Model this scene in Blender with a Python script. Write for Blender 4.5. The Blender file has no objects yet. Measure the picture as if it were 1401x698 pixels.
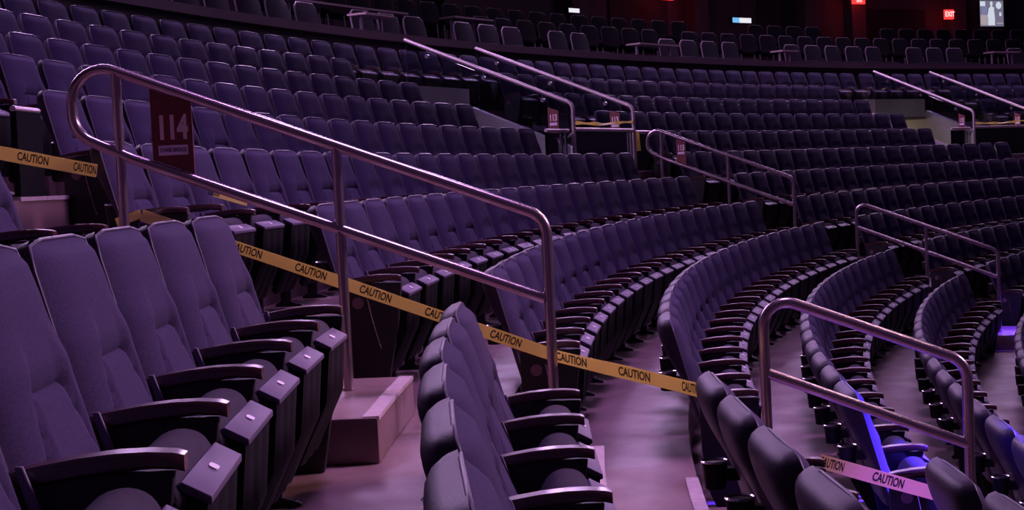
import bpy, bmesh, math, random
from mathutils import Vector, Matrix
random.seed(7)
PI = math.pi
sc = bpy.context.scene
col = sc.collection

# ------------------------------------------------------------------ bowl geometry
CX, CY = 29.6732, 4.0891              # centre of the curved rows
RF0, D = 29.796, 0.7813               # front edge of the tread of row 0, tread depth
ZT = {-6: 1.86, -5: 1.529, -4: 1.194, -3: .879, -2: .554, -1: .224, 0: -.0885, 1: -.411, 2: -.682, 3: -1.006,
      4: -1.279, 5: -1.585, 6: -1.89, 7: -2.195, 8: -2.5, 9: -2.8, 10: -3.1}      # height of the seat tops
SEAT_H = .88
TH_A, TH_B, TH_C = 3.085, 2.664, 2.243   # the stepped aisles
KS = range(-6, 11)
def rf(k): return RF0 - D * k
def tz(k): return ZT[k] - SEAT_H
def P(r, th, z, o=0.0):
    return Vector((CX + r * math.cos(th) - o * math.sin(th), CY + r * math.sin(th) + o * math.cos(th), z))

# ------------------------------------------------------------------ materials
def mat(name, base, rough=.6, metal=0.0, spec=.5, noise=None, bump=None, emit=None, estr=0, trans=0, alpha=None, coat=0, rvar=None):
    m = bpy.data.materials.new(name); m.use_nodes = True
    nt = m.node_tree; b = nt.nodes['Principled BSDF']
    b.inputs['Base Color'].default_value = (*base, 1)
    b.inputs['Roughness'].default_value = rough
    b.inputs['Metallic'].default_value = metal
    b.inputs['Specular IOR Level'].default_value = spec
    if coat: b.inputs['Coat Weight'].default_value = coat; b.inputs['Coat Roughness'].default_value = .15
    if trans: b.inputs['Transmission Weight'].default_value = trans
    if emit:
        b.inputs['Emission Color'].default_value = (*emit, 1); b.inputs['Emission Strength'].default_value = estr
    tc = nt.nodes.new('ShaderNodeTexCoord')
    def nz(scale, detail, stretch=(1, 1, 1)):
        mp = nt.nodes.new('ShaderNodeMapping'); mp.inputs['Scale'].default_value = stretch
        n = nt.nodes.new('ShaderNodeTexNoise'); n.inputs['Scale'].default_value = scale; n.inputs['Detail'].default_value = detail
        nt.links.new(tc.outputs['Object'], mp.inputs['Vector']); nt.links.new(mp.outputs['Vector'], n.inputs['Vector'])
        return n
    if noise:
        c2, scale, detail, lo, hi, stretch = noise
        n = nz(scale, detail, stretch)
        r = nt.nodes.new('ShaderNodeValToRGB')
        r.color_ramp.elements[0].position = lo; r.color_ramp.elements[1].position = hi
        r.color_ramp.elements[0].color = (*c2, 1); r.color_ramp.elements[1].color = (*base, 1)
        nt.links.new(n.outputs['Fac'], r.inputs['Fac']); nt.links.new(r.outputs['Color'], b.inputs['Base Color'])
    if rvar:
        scale, lo, hi = rvar
        n = nz(scale, 4)
        mr = nt.nodes.new('ShaderNodeMapRange'); mr.inputs['From Min'].default_value = .3; mr.inputs['From Max'].default_value = .7
        mr.inputs['To Min'].default_value = lo; mr.inputs['To Max'].default_value = hi
        nt.links.new(n.outputs['Fac'], mr.inputs['Value']); nt.links.new(mr.outputs['Result'], b.inputs['Roughness'])
    if bump:
        scale, strength, stretch = bump
        n = nz(scale, 3, stretch)
        bp = nt.nodes.new('ShaderNodeBump'); bp.inputs['Strength'].default_value = strength; bp.inputs['Distance'].default_value = .004
        nt.links.new(n.outputs['Fac'], bp.inputs['Height']); nt.links.new(bp.outputs['Normal'], b.inputs['Normal'])
    return m
ONE = (1, 1, 1)
M = dict(
    fabric=mat('seat_fabric', (.054, .039, .098), .9, spec=.2, noise=((.040, .029, .078), 160, 2, .35, .65, ONE), bump=(420, .35, ONE)),
    cushion=mat('cushion_fabric', (.062, .050, .078), .9, spec=.2, noise=((.040, .032, .052), 60, 2, .35, .65, (12, 1, 1)), bump=(90, .6, (8, 1, 1))),
    piping=mat('seat_piping', (.060, .045, .085), .42, spec=.5),
    shell=mat('seat_shell', (.034, .025, .044), .46, spec=.28, bump=(300, .15, ONE)),
    pan=mat('seat_pan', (.007, .005, .009), .65, spec=.15),
    plate=mat('plate_plastic', (.13, .10, .17), .5, spec=.4),
    tag=mat('tag_white', (.9, .85, .92), .5),
    wood=mat('armrest_wood', (.060, .010, .012), .30, spec=.9, noise=((.030, .005, .006), 9, 4, .3, .7, (14, 1, 14)), coat=.4),
    blackmetal=mat('black_metal', (.014, .012, .016), .5, spec=.4),
    satin=mat('satin_steel', (.62, .50, .55), .4, .6),
    gatedark=mat('gate_dark', (.012, .012, .014), .95, spec=.05),
    chrome=mat('chrome_bolt', (.8, .78, .8), .2, 1.0),
    steel=mat('brushed_steel', (.50, .40, .44), .26, .92),
    concrete=mat('painted_concrete', (.245, .150, .170), .40, spec=.5, noise=((.165, .10, .115), 2.2, 6, .3, .7, ONE), bump=(60, .25, ONE), rvar=(3, .3, .55)),
    strip=mat('nosing_strip', (.55, .44, .50), .6, noise=((.42, .33, .38), 30, 3, .3, .7, ONE)),
    tape=mat('caution_tape', (.95, .84, .36), .38, spec=.5),
    ink=mat('black_ink', (.012, .01, .012), .5),
    signred=mat('sign_maroon', (.20, .040, .045), .5, noise=((.16, .032, .038), 12, 3, .3, .7, ONE)),
    signtext=mat('sign_lettering', (.92, .70, .72), .5),
    signlabel=mat('sign_label', (.88, .74, .95), .5),
    labelink=mat('label_ink', (.05, .015, .14), .5),
    symbol=mat('symbol_blue', (.05, .06, .45), .5),
    badge=mat('badge', (.16, .09, .12), .4),
    wall=mat('arena_wall', (.10, .065, .08), .8, noise=((.075, .05, .065), 1.2, 4, .3, .7, ONE)),
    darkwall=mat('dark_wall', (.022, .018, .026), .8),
    fascia=mat('fascia_paint', (.16, .085, .13), .7, spec=.2, noise=((.12, .065, .10), 1.5, 4, .3, .7, ONE)),
    palewall=mat('pale_wall', (.42, .36, .40), .6, noise=((.34, .29, .33), 3, 4, .3, .7, ONE)),
    chair=mat('club_chair_fabric', (.014, .010, .020), .9, spec=.15),  # shade of the overhang put into the chairs' base colour
    chairframe=mat('club_chair_frame', (.26, .18, .26), .5),
    counter=mat('counter_top', (.45, .33, .36), .25),
    led=mat('arena_floor', (.05, .045, .05), .6),
    exitred=mat('exit_red', (.3, .01, .01), .4, emit=(1, .03, .03), estr=2.2),
    exitpale=mat('exit_pale', (.8, .3, .3), .4, emit=(1, .35, .35), estr=2.6),
    signblue=mat('lit_blue', (.1, .3, .5), .4, emit=(.16, .48, .85), estr=1.1),
    signwhite=mat('lit_white', (.8, .8, .8), .4, emit=(.85, .85, .9), estr=1.0),
    scr1=mat('screen_grey', (.1, .1, .12), .3, emit=(.17, .16, .24), estr=1),
    scr2=mat('screen_white', (.4, .45, .5), .3, emit=(.62, .68, .78), estr=1),
    scr3=mat('screen_beige', (.3, .25, .25), .3, emit=(.40, .34, .36), estr=1),
    scr4=mat('screen_slate', (.1, .1, .2), .3, emit=(.20, .20, .36), estr=1),
)
def glass_mat():
    m = bpy.data.materials.new('smoked_glass'); m.use_nodes = True
    nt = m.node_tree; nt.nodes.clear()
    o = nt.nodes.new('ShaderNodeOutputMaterial'); mx = nt.nodes.new('ShaderNodeMixShader')
    t = nt.nodes.new('ShaderNodeBsdfTransparent'); g = nt.nodes.new('ShaderNodeBsdfGlossy')
    t.inputs['Color'].default_value = (.72, .74, .78, 1); g.inputs['Roughness'].default_value = .05
    f = nt.nodes.new('ShaderNodeFresnel'); f.inputs['IOR'].default_value = 1.35
    nt.links.new(f.outputs[0], mx.inputs[0]); nt.links.new(t.outputs[0], mx.inputs[1]); nt.links.new(g.outputs[0], mx.inputs[2])
    nt.links.new(mx.outputs[0], o.inputs[0])
    return m
M['glass'] = glass_mat()
def translucent(m, f):
    nt = m.node_tree; b = nt.nodes['Principled BSDF']; o = nt.nodes['Material Output']
    t = nt.nodes.new('ShaderNodeBsdfTranslucent'); t.inputs['Color'].default_value = b.inputs['Base Color'].default_value
    mx = nt.nodes.new('ShaderNodeMixShader'); mx.inputs[0].default_value = f
    nt.links.new(b.outputs[0], mx.inputs[1]); nt.links.new(t.outputs[0], mx.inputs[2]); nt.links.new(mx.outputs[0], o.inputs[0])
translucent(M['tape'], .45)

# ------------------------------------------------------------------ mesh helpers
class MB:
    def __init__(s): s.v = []; s.f = []; s.mi = []; s.cur = 0
    def add(s, vs, fs):
        b = len(s.v); s.v += [tuple(v) for v in vs]
        for f in fs: s.f.append(tuple(b + i for i in f)); s.mi.append(s.cur)
    def box(s, x0, x1, y0, y1, z0, z1):
        vs = [(x, y, z) for x in (x0, x1) for y in (y0, y1) for z in (z0, z1)]
        s.add(vs, [(0, 1, 3, 2), (4, 6, 7, 5), (0, 4, 5, 1), (2, 3, 7, 6), (0, 2, 6, 4), (1, 5, 7, 3)])
    def hexa(s, lo, hi):            # two quads of 4 points
        s.add(list(lo) + list(hi), [(3, 2, 1, 0), (4, 5, 6, 7), (0, 1, 5, 4), (1, 2, 6, 5), (2, 3, 7, 6), (3, 0, 4, 7)])
    def grid(s, pts, closed_u=False, closed_v=False):
        nu, nv = len(pts), len(pts[0]); fs = []
        for i in range(nu if closed_u else nu - 1):
            for j in range(nv if closed_v else nv - 1):
                a, b = i, (i + 1) % nu; c, d = j, (j + 1) % nv
                fs.append((a * nv + c, b * nv + c, b * nv + d, a * nv + d))
        s.add([p for r in pts for p in r], fs)
    def tube(s, path, r, n=8, cap=True):
        path = [Vector(p) for p in path]; rings = []; up = None
        for i, p in enumerate(path):
            t = (path[min(i + 1, len(path) - 1)] - path[max(i - 1, 0)]).normalized()
            if up is None:
                a = Vector((0, 0, 1)) if abs(t.z) < .9 else Vector((1, 0, 0))
                up = (a - t * a.dot(t)).normalized()
            else: up = (up - t * up.dot(t)).normalized()
            w = t.cross(up)
            rings.append([p + (up * math.cos(2 * PI * k / n) + w * math.sin(2 * PI * k / n)) * r for k in range(n)])
        s.grid(rings, closed_v=True)
        if cap:
            b = len(s.v) - len(path) * n
            s.f.append(tuple(b + k for k in range(n))); s.mi.append(s.cur)
            e = b + (len(path) - 1) * n
            s.f.append(tuple(e + n - 1 - k for k in range(n))); s.mi.append(s.cur)
    def prism_x(s, poly, x0, x1):   # polygon in (y,z) extruded along x
        n = len(poly)
        s.add([(x0, y, z) for y, z in poly] + [(x1, y, z) for y, z in poly],
              [tuple(range(n - 1, -1, -1)), tuple(range(n, 2 * n))] + [(i, (i + 1) % n, n + (i + 1) % n, n + i) for i in range(n)])
    def cyl(s, c, axis, r, h, n=16, r2=None):
        c = Vector(c); a = Vector(axis).normalized(); r2 = r if r2 is None else r2
        u = a.orthogonal().normalized(); w = a.cross(u)
        vs = [c + (u * math.cos(2 * PI * k / n) + w * math.sin(2 * PI * k / n)) * r for k in range(n)] + \
             [c + a * h + (u * math.cos(2 * PI * k / n) + w * math.sin(2 * PI * k / n)) * r2 for k in range(n)]
        s.add(vs, [tuple(range(n - 1, -1, -1)), tuple(range(n, 2 * n))] + [(k, (k + 1) % n, n + (k + 1) % n, n + k) for k in range(n)])
    def mesh(s, name, mats, smooth=False, angle=None, bevel=0):
        me = bpy.data.meshes.new(name); me.from_pydata([tuple(v) for v in s.v], [], s.f); me.update()
        for m in mats: me.materials.append(m)
        if len(mats) > 1: me.polygons.foreach_set('material_index', s.mi)
        bm = bmesh.new(); bm.from_mesh(me)
        bmesh.ops.remove_doubles(bm, verts=bm.verts, dist=1e-5)
        bmesh.ops.recalc_face_normals(bm, faces=bm.faces)
        if bevel:
            es = [e for e in bm.edges if len(e.link_faces) == 2 and e.calc_face_angle(0) > .6]
            bmesh.ops.bevel(bm, geom=es, offset=bevel, segments=2, affect='EDGES', profile=.5)
        for f in bm.faces: f.smooth = smooth or bool(bevel)
        if smooth or bevel:
            for e in bm.edges:
                if len(e.link_faces) == 2 and e.calc_face_angle(0) > (angle or .75): e.smooth = False
        bm.to_mesh(me); bm.free()
        return me
def link(name, data, parent=None, matrix=None):
    o = bpy.data.objects.new(name, data); col.objects.link(o)
    if parent: o.parent = parent
    if matrix is not None: o.matrix_basis = matrix
    return o
def tag(o, label=None, cat=None, group=None, kind=None):
    if label: o['label'] = label
    if cat: o['category'] = cat
    if group: o['group'] = group
    if kind: o['kind'] = kind
    return o
def struct(name, me): return tag(link(name, me), kind='structure')
def thing(name, label, cat, group=None, loc=None, matrix=None):
    o = link(name, None, None, matrix)
    if loc is not None: o.location = loc
    return tag(o, label, cat, group)
def fillet(pts, rads, n=7):
    out = [Vector(pts[0])]
    for i in range(1, len(pts) - 1):
        p, a, b = Vector(pts[i]), Vector(pts[i - 1]), Vector(pts[i + 1]); r = rads[i]
        if r <= 0: out.append(p); continue
        d1, d2 = (a - p).normalized(), (b - p).normalized()
        ang = d1.angle(d2); t = min(r / math.tan(ang / 2), (a - p).length * .95, (b - p).length * .95); rr = t * math.tan(ang / 2)
        cen = p + (d1 + d2).normalized() * (rr / math.sin(ang / 2))
        s, e = p + d1 * t - cen, p + d2 * t - cen
        tot = s.angle(e); ax = s.cross(e).normalized()
        for k in range(n + 1): out.append(cen + Matrix.Rotation(tot * k / n, 3, ax) @ s)
    out.append(Vector(pts[-1]))
    return out
def text_verts(txt, size, ext=.0005, narrow=1.0, bold=0.0):
    cu = bpy.data.curves.new('t', 'FONT'); cu.body = txt; cu.size = size; cu.extrude = ext; cu.align_x = 'CENTER'; cu.align_y = 'CENTER'
    cu.offset = bold; cu.resolution_u = 3
    o = bpy.data.objects.new('t', cu); col.objects.link(o)
    dg = bpy.context.evaluated_depsgraph_get(); me = bpy.data.meshes.new_from_object(o.evaluated_get(dg))
    vs = [Vector((v.co.x * narrow, v.co.y, v.co.z)) for v in me.vertices]; fs = [tuple(p.vertices) for p in me.polygons]
    bpy.data.objects.remove(o); bpy.data.curves.remove(cu); bpy.data.meshes.remove(me)
    return vs, fs
def frame(origin, X, Y):
    X = Vector(X).normalized(); Y = Vector(Y).normalized(); Z = X.cross(Y)
    m = Matrix((X, Y, Z)).transposed().to_4x4(); m.translation = origin
    return m
def ringsector(mb, r0, r1, t0, t1, z0, z1, step=.012):
    n = max(2, int(abs(t1 - t0) / step)); pts = []
    for i in range(n + 1):
        t = t0 + (t1 - t0) * i / n
        pts.append([P(r0, t, z0), P(r1, t, z0), P(r1, t, z1), P(r0, t, z1)])
    mb.grid(pts, closed_v=True)
    b = len(mb.v) - len(pts) * 4; e = b + n * 4
    mb.f.append((b, b + 1, b + 2, b + 3)); mb.mi.append(mb.cur); mb.f.append((e + 3, e + 2, e + 1, e)); mb.mi.append(mb.cur)

# ------------------------------------------------------------------ the setting
PIT = .95
T0, T1 = 1.86, 3.62
for k in KS:
    mb = MB(); r0, r1 = rf(k), rf(k) + D
    if k in (-3, -4, -5):
        segs = []; a = T0
        for th in (TH_C, TH_B, TH_A):
            h = (PIT + .1) / ((r0 + r1) / 2); segs.append((a, th - h)); a = th + h
        segs.append((a, T1))
    else: segs = [(T0, T1)]
    zb = tz(k) - (.62 if k != -6 else .14)
    for a, b in segs: ringsector(mb, r0, r1, a, b, zb, tz(k))
    struct('floor', mb.mesh('floor', [M['concrete']]))
mb = MB(); n = 64
mb.add([P(rf(10) + .02, 2 * PI * i / n, tz(10) - .5) for i in range(n)] , [tuple(range(n))])
struct('floor', mb.mesh('floor', [M['led']]))
# deck of the club level, its fascia and the walls above
mb = MB(); ringsector(mb, 35.56, 36.85, T0, T1, 1.2, 1.72); struct('floor', mb.mesh('deck', [M['darkwall']]))
mb = MB(); ringsector(mb, 36.85, 37.95, T0, T1, 1.2, 2.05); struct('floor', mb.mesh('deck', [M['darkwall']]))
mb = MB(); ringsector(mb, 37.95, 41, T0, T1, 1.2, 2.42); struct('floor', mb.mesh('deck', [M['darkwall']]))
mb = MB(); ringsector(mb, 35.52, 35.60, T0, T1, .98, 2.0); struct('wall_back', mb.mesh('backwall', [M['darkwall']]))
mb = MB(); ringsector(mb, 35.44, 35.62, T0, T1, 2.0, 2.11); struct('trim_1', mb.mesh('fascia', [M['fascia']]))
mb = MB(); ringsector(mb, 40.4, 40.6, T0, T1, 2.42, 7.5); struct('wall_back', mb.mesh('upperwall', [M['wall']]))
mb = MB(); ringsector(mb, 36.5, 40.6, T0, T1, 7.2, 7.5); struct('ceiling', mb.mesh('soffit', [M['darkwall']]))
# flat dark slabs painting the shade of doorway recesses, and piers on the upper wall
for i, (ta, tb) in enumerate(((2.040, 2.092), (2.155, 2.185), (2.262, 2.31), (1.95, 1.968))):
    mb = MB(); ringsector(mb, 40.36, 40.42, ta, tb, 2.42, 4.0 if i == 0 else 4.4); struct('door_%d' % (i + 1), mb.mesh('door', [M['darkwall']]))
for i, t in enumerate((2.016, 2.104, 2.145, 2.24, 2.34, 2.44)):
    mb = MB(); ringsector(mb, 40.1, 40.4, t - .006, t + .006, 2.42, 7.2); struct('trim_%d' % (i + 2), mb.mesh('pier', [M['wall']]))

# stair well (vomitory) at each aisle: side walls with sloped coping, header, ramp
def rail_z(r): return .868 + (r - 32.0) * .413
def cop_z(r): return .295 + (r - 32.72) * .42
ntrim = 20
for nm, th in (('A', TH_A), ('B', TH_B), ('C', TH_C)):
    for s in (1, -1):
        mb = MB(); o0, o1 = s * PIT, s * (PIT + .14)
        for ra, rb in ((32.1, 32.72), (32.72, 34.45), (34.45, 36.4)):
            za = cop_z(ra) if ra < 34.4 else .97; zb_ = cop_z(rb) if rb < 34.5 else .97
            lo = [P(ra, th, -1.9, o0), P(rb, th, -1.9, o0), P(rb, th, -1.9, o1), P(ra, th, -1.9, o1)]
            hi = [P(ra, th, za, o0), P(rb, th, zb_, o0), P(rb, th, zb_, o1), P(ra, th, za, o1)]
            mb.hexa(lo, hi)
        struct('wall_stairwell', mb.mesh('wellwall', [M['palewall']]))
    mb = MB()      # header above the tunnel mouth
    mb.hexa([P(34.40, th, .9, PIT + .14), P(34.47, th, .9, PIT + .14), P(34.47, th, .9, -PIT + .1), P(34.40, th, .9, -PIT + .1)],
            [P(34.40, th, 1.265, PIT + .14), P(34.47, th, 1.265, PIT + .14), P(34.47, th, 1.265, -PIT + .1), P(34.40, th, 1.265, -PIT + .1)])
    struct('wall_stairwell', mb.mesh('header', [M['palewall']]))
    mb = MB()
    mb.hexa([P(32.1, th, -1.9, PIT), P(37.5, th, -1.9, PIT), P(37.5, th, -1.9, -PIT), P(32.1, th, -1.9, -PIT)],
            [P(32.1, th, -.9, PIT), P(37.5, th, -1.35, PIT), P(37.5, th, -1.35, -PIT), P(32.1, th, -.9, -PIT)])
    struct('floor', mb.mesh('ramp', [M['concrete']]))
    mb = MB()      # low wall in front of the well
    mb.hexa([P(32.04, th, -.9, PIT + .7), P(32.14, th, -.9, PIT + .7), P(32.14, th, -.9, -PIT - .7), P(32.04, th, -.9, -PIT - .7)],
            [P(32.04, th, .005, PIT + .7), P(32.14, th, .005, PIT + .7), P(32.14, th, .005, -PIT - .7), P(32.04, th, .005, -PIT - .7)])
    struct('wall_stairwell', mb.mesh('wellfront', [M['concrete']]))
    mb = MB()
    for s in (1, -1):
        mb.hexa([P(32.035, th, .0, s * PIT), P(32.08, th, .0, s * PIT), P(32.08, th, .0, s * (PIT + .7)), P(32.035, th, .0, s * (PIT + .7))],
                [P(32.035, th, .02, s * PIT), P(32.08, th, .02, s * PIT), P(32.08, th, .02, s * (PIT + .7)), P(32.035, th, .02, s * (PIT + .7))])
    struct('trim_%d' % ntrim, mb.mesh('nosing', [M['strip']])); ntrim += 1
    mb = MB(); mb.hexa([P(37.5, th, -1.9, 1.2), P(37.6, th, -1.9, 1.2), P(37.6, th, -1.9, -1.2), P(37.5, th, -1.9, -1.2)],
                       [P(37.5, th, 1.2, 1.2), P(37.6, th, 1.2, 1.2), P(37.6, th, 1.2, -1.2), P(37.5, th, 1.2, -1.2)])
    struct('wall_stairwell', mb.mesh('tunnelend', [M['wall']]))
# pale edge strips on the aisle treads
for th in (TH_A, TH_B, TH_C):
    for k in range(-2, 9):
        mb = MB(); ringsector(mb, rf(k) - .004, rf(k) + .05, th + (.005 if th == TH_A else -.006) - .019, th + (.005 if th == TH_A else -.006) + .019, tz(k) - .02, tz(k) + .004)
        struct('trim_%d' % ntrim, mb.mesh('nosing', [M['strip']])); ntrim += 1

# half steps in the aisles
def aisle_step(th, k, label):
    r0, r1 = rf(k) + .385, rf(k) + D - .002
    off = (.010 if k == -1 else .006) if th == TH_A else -.006
    hw = .0150 if k == -1 and th == TH_A else .0175
    z0, z1 = tz(k) + .001, tz(k) + .163
    o = thing('aisle_step', label, 'step', 'half steps in the stepped aisles', P((r0 + r1) / 2, th + .007, z0))
    inv = Matrix.Translation(-o.location)
    mb = MB(); ringsector(mb, r0, r1, th + off - hw, th + off + hw, z0, z1)
    link('step_block', mb.mesh('step_block', [M['concrete']], bevel=.008), o, inv)
    mb = MB(); ringsector(mb, r0 - .003, r0 + .055, th + off - hw + .0003, th + off + hw - .0003, z1 - .012, z1 + .003)
    link('nosing_strip', mb.mesh('nosing_strip', [M['strip']]), o, inv)
ORD = ['first', 'second', 'third', 'fourth', 'fifth', 'sixth', 'seventh', 'eighth', 'ninth', 'tenth', 'eleventh', 'twelfth', 'thirteenth', 'fourteenth',
       'fifteenth', 'sixteenth', 'seventeenth', 'eighteenth', 'nineteenth', 'twentieth', 'twenty-first', 'twenty-second', 'twenty-third', 'twenty-fourth', 'twenty-fifth', 'twenty-sixth']
STEP_A = {-1: 'brown half step hidden behind the seats under the 114 sign', 0: 'brown half step with pale edge strip at the long handrail\'s middle post',
          1: 'brown half step at the lower post of the long handrail', 2: 'brown half step at the upper post of the short handrail', 3: 'brown half step at the lower post of the short handrail'}
STEP_B = {-1: 'brown half step below the dark gate panel of the second aisle', 0: 'brown half step at the middle post of the second aisle\'s upper rail', 1: 'brown half step at the lower post of the second aisle\'s upper rail',
          2: 'brown half step at the upper post of the second aisle\'s lower rail', 3: 'brown half step at the middle post of the second aisle\'s lower rail',
          4: 'brown half step at the lower post of the second aisle\'s lower rail', 5: 'half step glowing violet in blue light near the edge of the photo'}
for k, l in STEP_A.items(): aisle_step(TH_A, k, l)
for k, l in STEP_B.items(): aisle_step(TH_B, k, l)

# ------------------------------------------------------------------ the folding seat
def sstep(a, b, x):
    t = min(1, max(0, (x - a) / (b - a))); return t * t * (3 - 2 * t)
def yf(z): return .692 + .27 * (z - .40)
ZB, ZTOP = .395, .885
def halfw(v):
    w = .238 - .010 * sstep(.3, 1, v)
    if v > .90:
        q = (v - .90) / .10; w -= .042 * (1 - math.sqrt(max(0, 1 - q * q)))
    return w
def back_front(nu, nv):
    pts = []
    for j in range(nv + 1):
        v = j / nv; z = ZB + (ZTOP - ZB) * v; row = []
        for i in range(nu + 1):
            s = -1 + 2 * i / nu; s = math.sin(s * PI / 2) * .35 + s * .65
            x = s * halfw(v)
            edge = (1 - abs(s) ** 5) * (1 - sstep(.93, 1, v)) * (sstep(0, .06, v))
            bump = .030 * edge
            pw = .168 - .13 * v                                              # half width of the lumbar panel
            if v < .52:
                inside = 1 - sstep(pw - .012, pw + .006, abs(x))
                pad = .036 - .066 * max(0, v - .04)
                side = .016 * (1 - abs(s) ** 10) * sstep(pw + .004, pw + .03, abs(x))
                bump += (inside * pad + (1 - inside) * side) * sstep(0, .05, v) - .012 * math.exp(-((abs(x) - pw) / .008) ** 2)
                bump += -.012 * math.exp(-((v - .50) / .014) ** 2) * inside
            else:
                up = sstep(.50, .60, v)
                bump += .016 * (1 - abs(s) ** 10) * (1 - sstep(.50, .75, v)) * sstep(pw - .01, pw + .03, abs(x))
                bump += .012 * up * (1 - s * s) * (1 - sstep(.80, 1, v))
            row.append((x, yf(z) + .03 - bump, z))
        pts.append(row)
    return pts
def back_rear(nu, nv):
    pts = []
    for j in range(nv + 1):
        v = 1 - (1 - j / nv) ** 1.5; z = ZB + (ZTOP - ZB) * v; row = []
        dep = .024 + .048 * sstep(.30, .80, v)
        if v > .84: dep *= math.sqrt(max(0, 1 - ((v - .84) / .16) ** 2.6))
        for i in range(nu + 1):
            s = -1 + 2 * i / nu; s = math.sin(s * PI / 2) * .5 + s * .5
            k = (1 - abs(s) ** 5) ** .55
            row.append((s * (halfw(v) + .006), yf(z) + .034 + dep * k, z + .004 * v))
        pts.append(row)
    return pts
def outline(n=10):
    L = []
    for j in range(n + 1):
        v = j / n * .985; z = ZB + (ZTOP - ZB) * v; L.append((-halfw(v) - .002, yf(z) + .032, z))
    for i in range(1, 6): 
        s = -1 + 2 * i / 6; L.append((s * halfw(1), yf(ZTOP) + .032, ZTOP + .003))
    return L + [(-x, y, z) for x, y, z in L[n::-1]]
CUSH = [(.503, .495), (.525, .522), (.565, .530), (.607, .510), (.637, .45), (.652, .36), (.660, .24), (.645, .165), (.605, .150), (.525, .30), (.487, .45)]
def catmull(L, m):
    n = len(L); out = []
    for i in range(n):
        p0, p1, p2, p3 = (L[(i + q) % n] for q in (-1, 0, 1, 2))
        for j in range(m):
            t = j / m; out.append(tuple(.5 * (2 * b + (c - a) * t + (2 * a - 5 * b + 4 * c - d) * t * t + (3 * b - a - 3 * c + d) * t ** 3) for a, b, c, d in zip(p0, p1, p2, p3)))
    return out
CUSH0 = CUSH
PAN = [(.457, .468), (.49, .475), (.510, .30), (.585, .125), (.568, .105), (.474, .30)]
ARM = [(.752, .545), (.70, .5555), (.64, .5640), (.58, .5685), (.53, .5685), (.49, .5650), (.474, .5600)]
LEG = [(.492, .534), (.742, .536), (.735, .40), (.705, .27), (.672, .22), (.668, .03), (.700, .012), (.700, .001), (.555, .001), (.555, .012), (.612, .03), (.612, .24), (.575, .36), (.50, .48)]
END = [(.470, .530), (.738, .535), (.735, .30), (.705, .10), (.66, .001), (.56, .001), (.535, .15), (.495, .34)]
SM = {}
def cushion_mesh(n, lod):
    mb = MB(); rows = []; CUSH = catmull(CUSH0, 3) if lod == 0 else CUSH0
    xs = [-.198, -.190, -.170, 0, .170, .190, .198] if lod == 0 else [-.196, -.175, .175, .196]
    cy = sum(p[0] for p in CUSH) / len(CUSH); cz = sum(p[1] for p in CUSH) / len(CUSH)
    for x in xs:
        q = abs(x); k = 1 if q <= .176 else (.93 if q < .194 else .82)
        rows.append([(x, cy + (y - cy) * k, cz + (z - cz) * (1 - (1 - k) * .35)) for y, z in CUSH])
    mb.grid(rows, closed_v=True)
    b = len(mb.v) - len(xs) * len(CUSH); m = len(CUSH)
    mb.f.append(tuple(b + i for i in range(m))); mb.mi.append(0)
    e = b + (len(xs) - 1) * m; mb.f.append(tuple(e + m - 1 - i for i in range(m))); mb.mi.append(0)
    return mb
def arm_mesh(lod):
    mb = MB(); rows = []
    for i, (y, z) in enumerate(ARM):
        w = .027 if 0 < i < len(ARM) - 1 else .020
        if i == len(ARM) - 2: w = .026
        h = .032 if 0 < i < 4 else .027
        if lod == 0: sec = [(-w, -h * .25), (-w * .8, 0), (w * .8, 0), (w, -h * .25), (w, -h * .8), (w * .7, -h), (-w * .7, -h), (-w, -h * .8)]
        else: sec = [(-w, 0), (w, 0), (w, -h), (-w, -h)]
        rows.append([(a, y, z + b) for a, b in sec])
    mb.grid(rows, closed_v=True); m = len(rows[0])
    mb.f.append(tuple(range(m))); mb.mi.append(0)
    e = (len(rows) - 1) * m; mb.f.append(tuple(e + m - 1 - i for i in range(m))); mb.mi.append(0)
    return mb
PITCH = .53
def pan_mb(lod):
    mb = MB()
    if lod == 0:
        rows = []
        for i in range(13):
            x = -.186 + .372 * i / 12; b = .010 * math.cos(x / .186 * PI * 1.5) ** 2
            rows.append([(x, y - (b if n_ in (4, 5) else 0), z) for n_, (y, z) in enumerate(PAN)])
        mb.grid(rows, closed_v=True); m = len(PAN)
        mb.f.append(tuple(range(m))); mb.mi.append(0); e = 12 * m; mb.f.append(tuple(e + m - 1 - i for i in range(m))); mb.mi.append(0)
    else: mb.prism_x(PAN, -.186, .186)
    return mb
def plate_mb():
    mb = MB(); mb.prism_x([(.450, .473), (.498, .499), (.504, .494), (.504, .485), (.458, .458), (.450, .460)], -.186, .186); return mb
def tag_mb():
    mb = MB(); t = math.atan2(.026, .048)
    c = Vector((0, .4735, .4868)); u = Vector((1, 0, 0)); w = Vector((0, math.cos(t), math.sin(t))); nrm = u.cross(w)
    pts = []
    for k in range(12):
        a = 2 * PI * k / 12; pts.append(c + u * (math.copysign(abs(math.cos(a)) ** .6, math.cos(a)) * .0165) + w * (math.copysign(abs(math.sin(a)) ** .6, math.sin(a)) * .0095))
    mb.add([p + nrm * .002 for p in pts] + [p - nrm * .004 for p in pts], [tuple(range(12)), tuple(range(23, 11, -1))] + [(i, (i + 1) % 12, 12 + (i + 1) % 12, 12 + i) for i in range(12)])
    return mb
def cup_mb(n):
    mb = MB(); c = (0, .872, .535)
    mb.cyl(c, (0, 0, 1), .034, .085, n, .042)
    mb.box(-.02, .02, .775, .85, .56, .60)
    return mb
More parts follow.
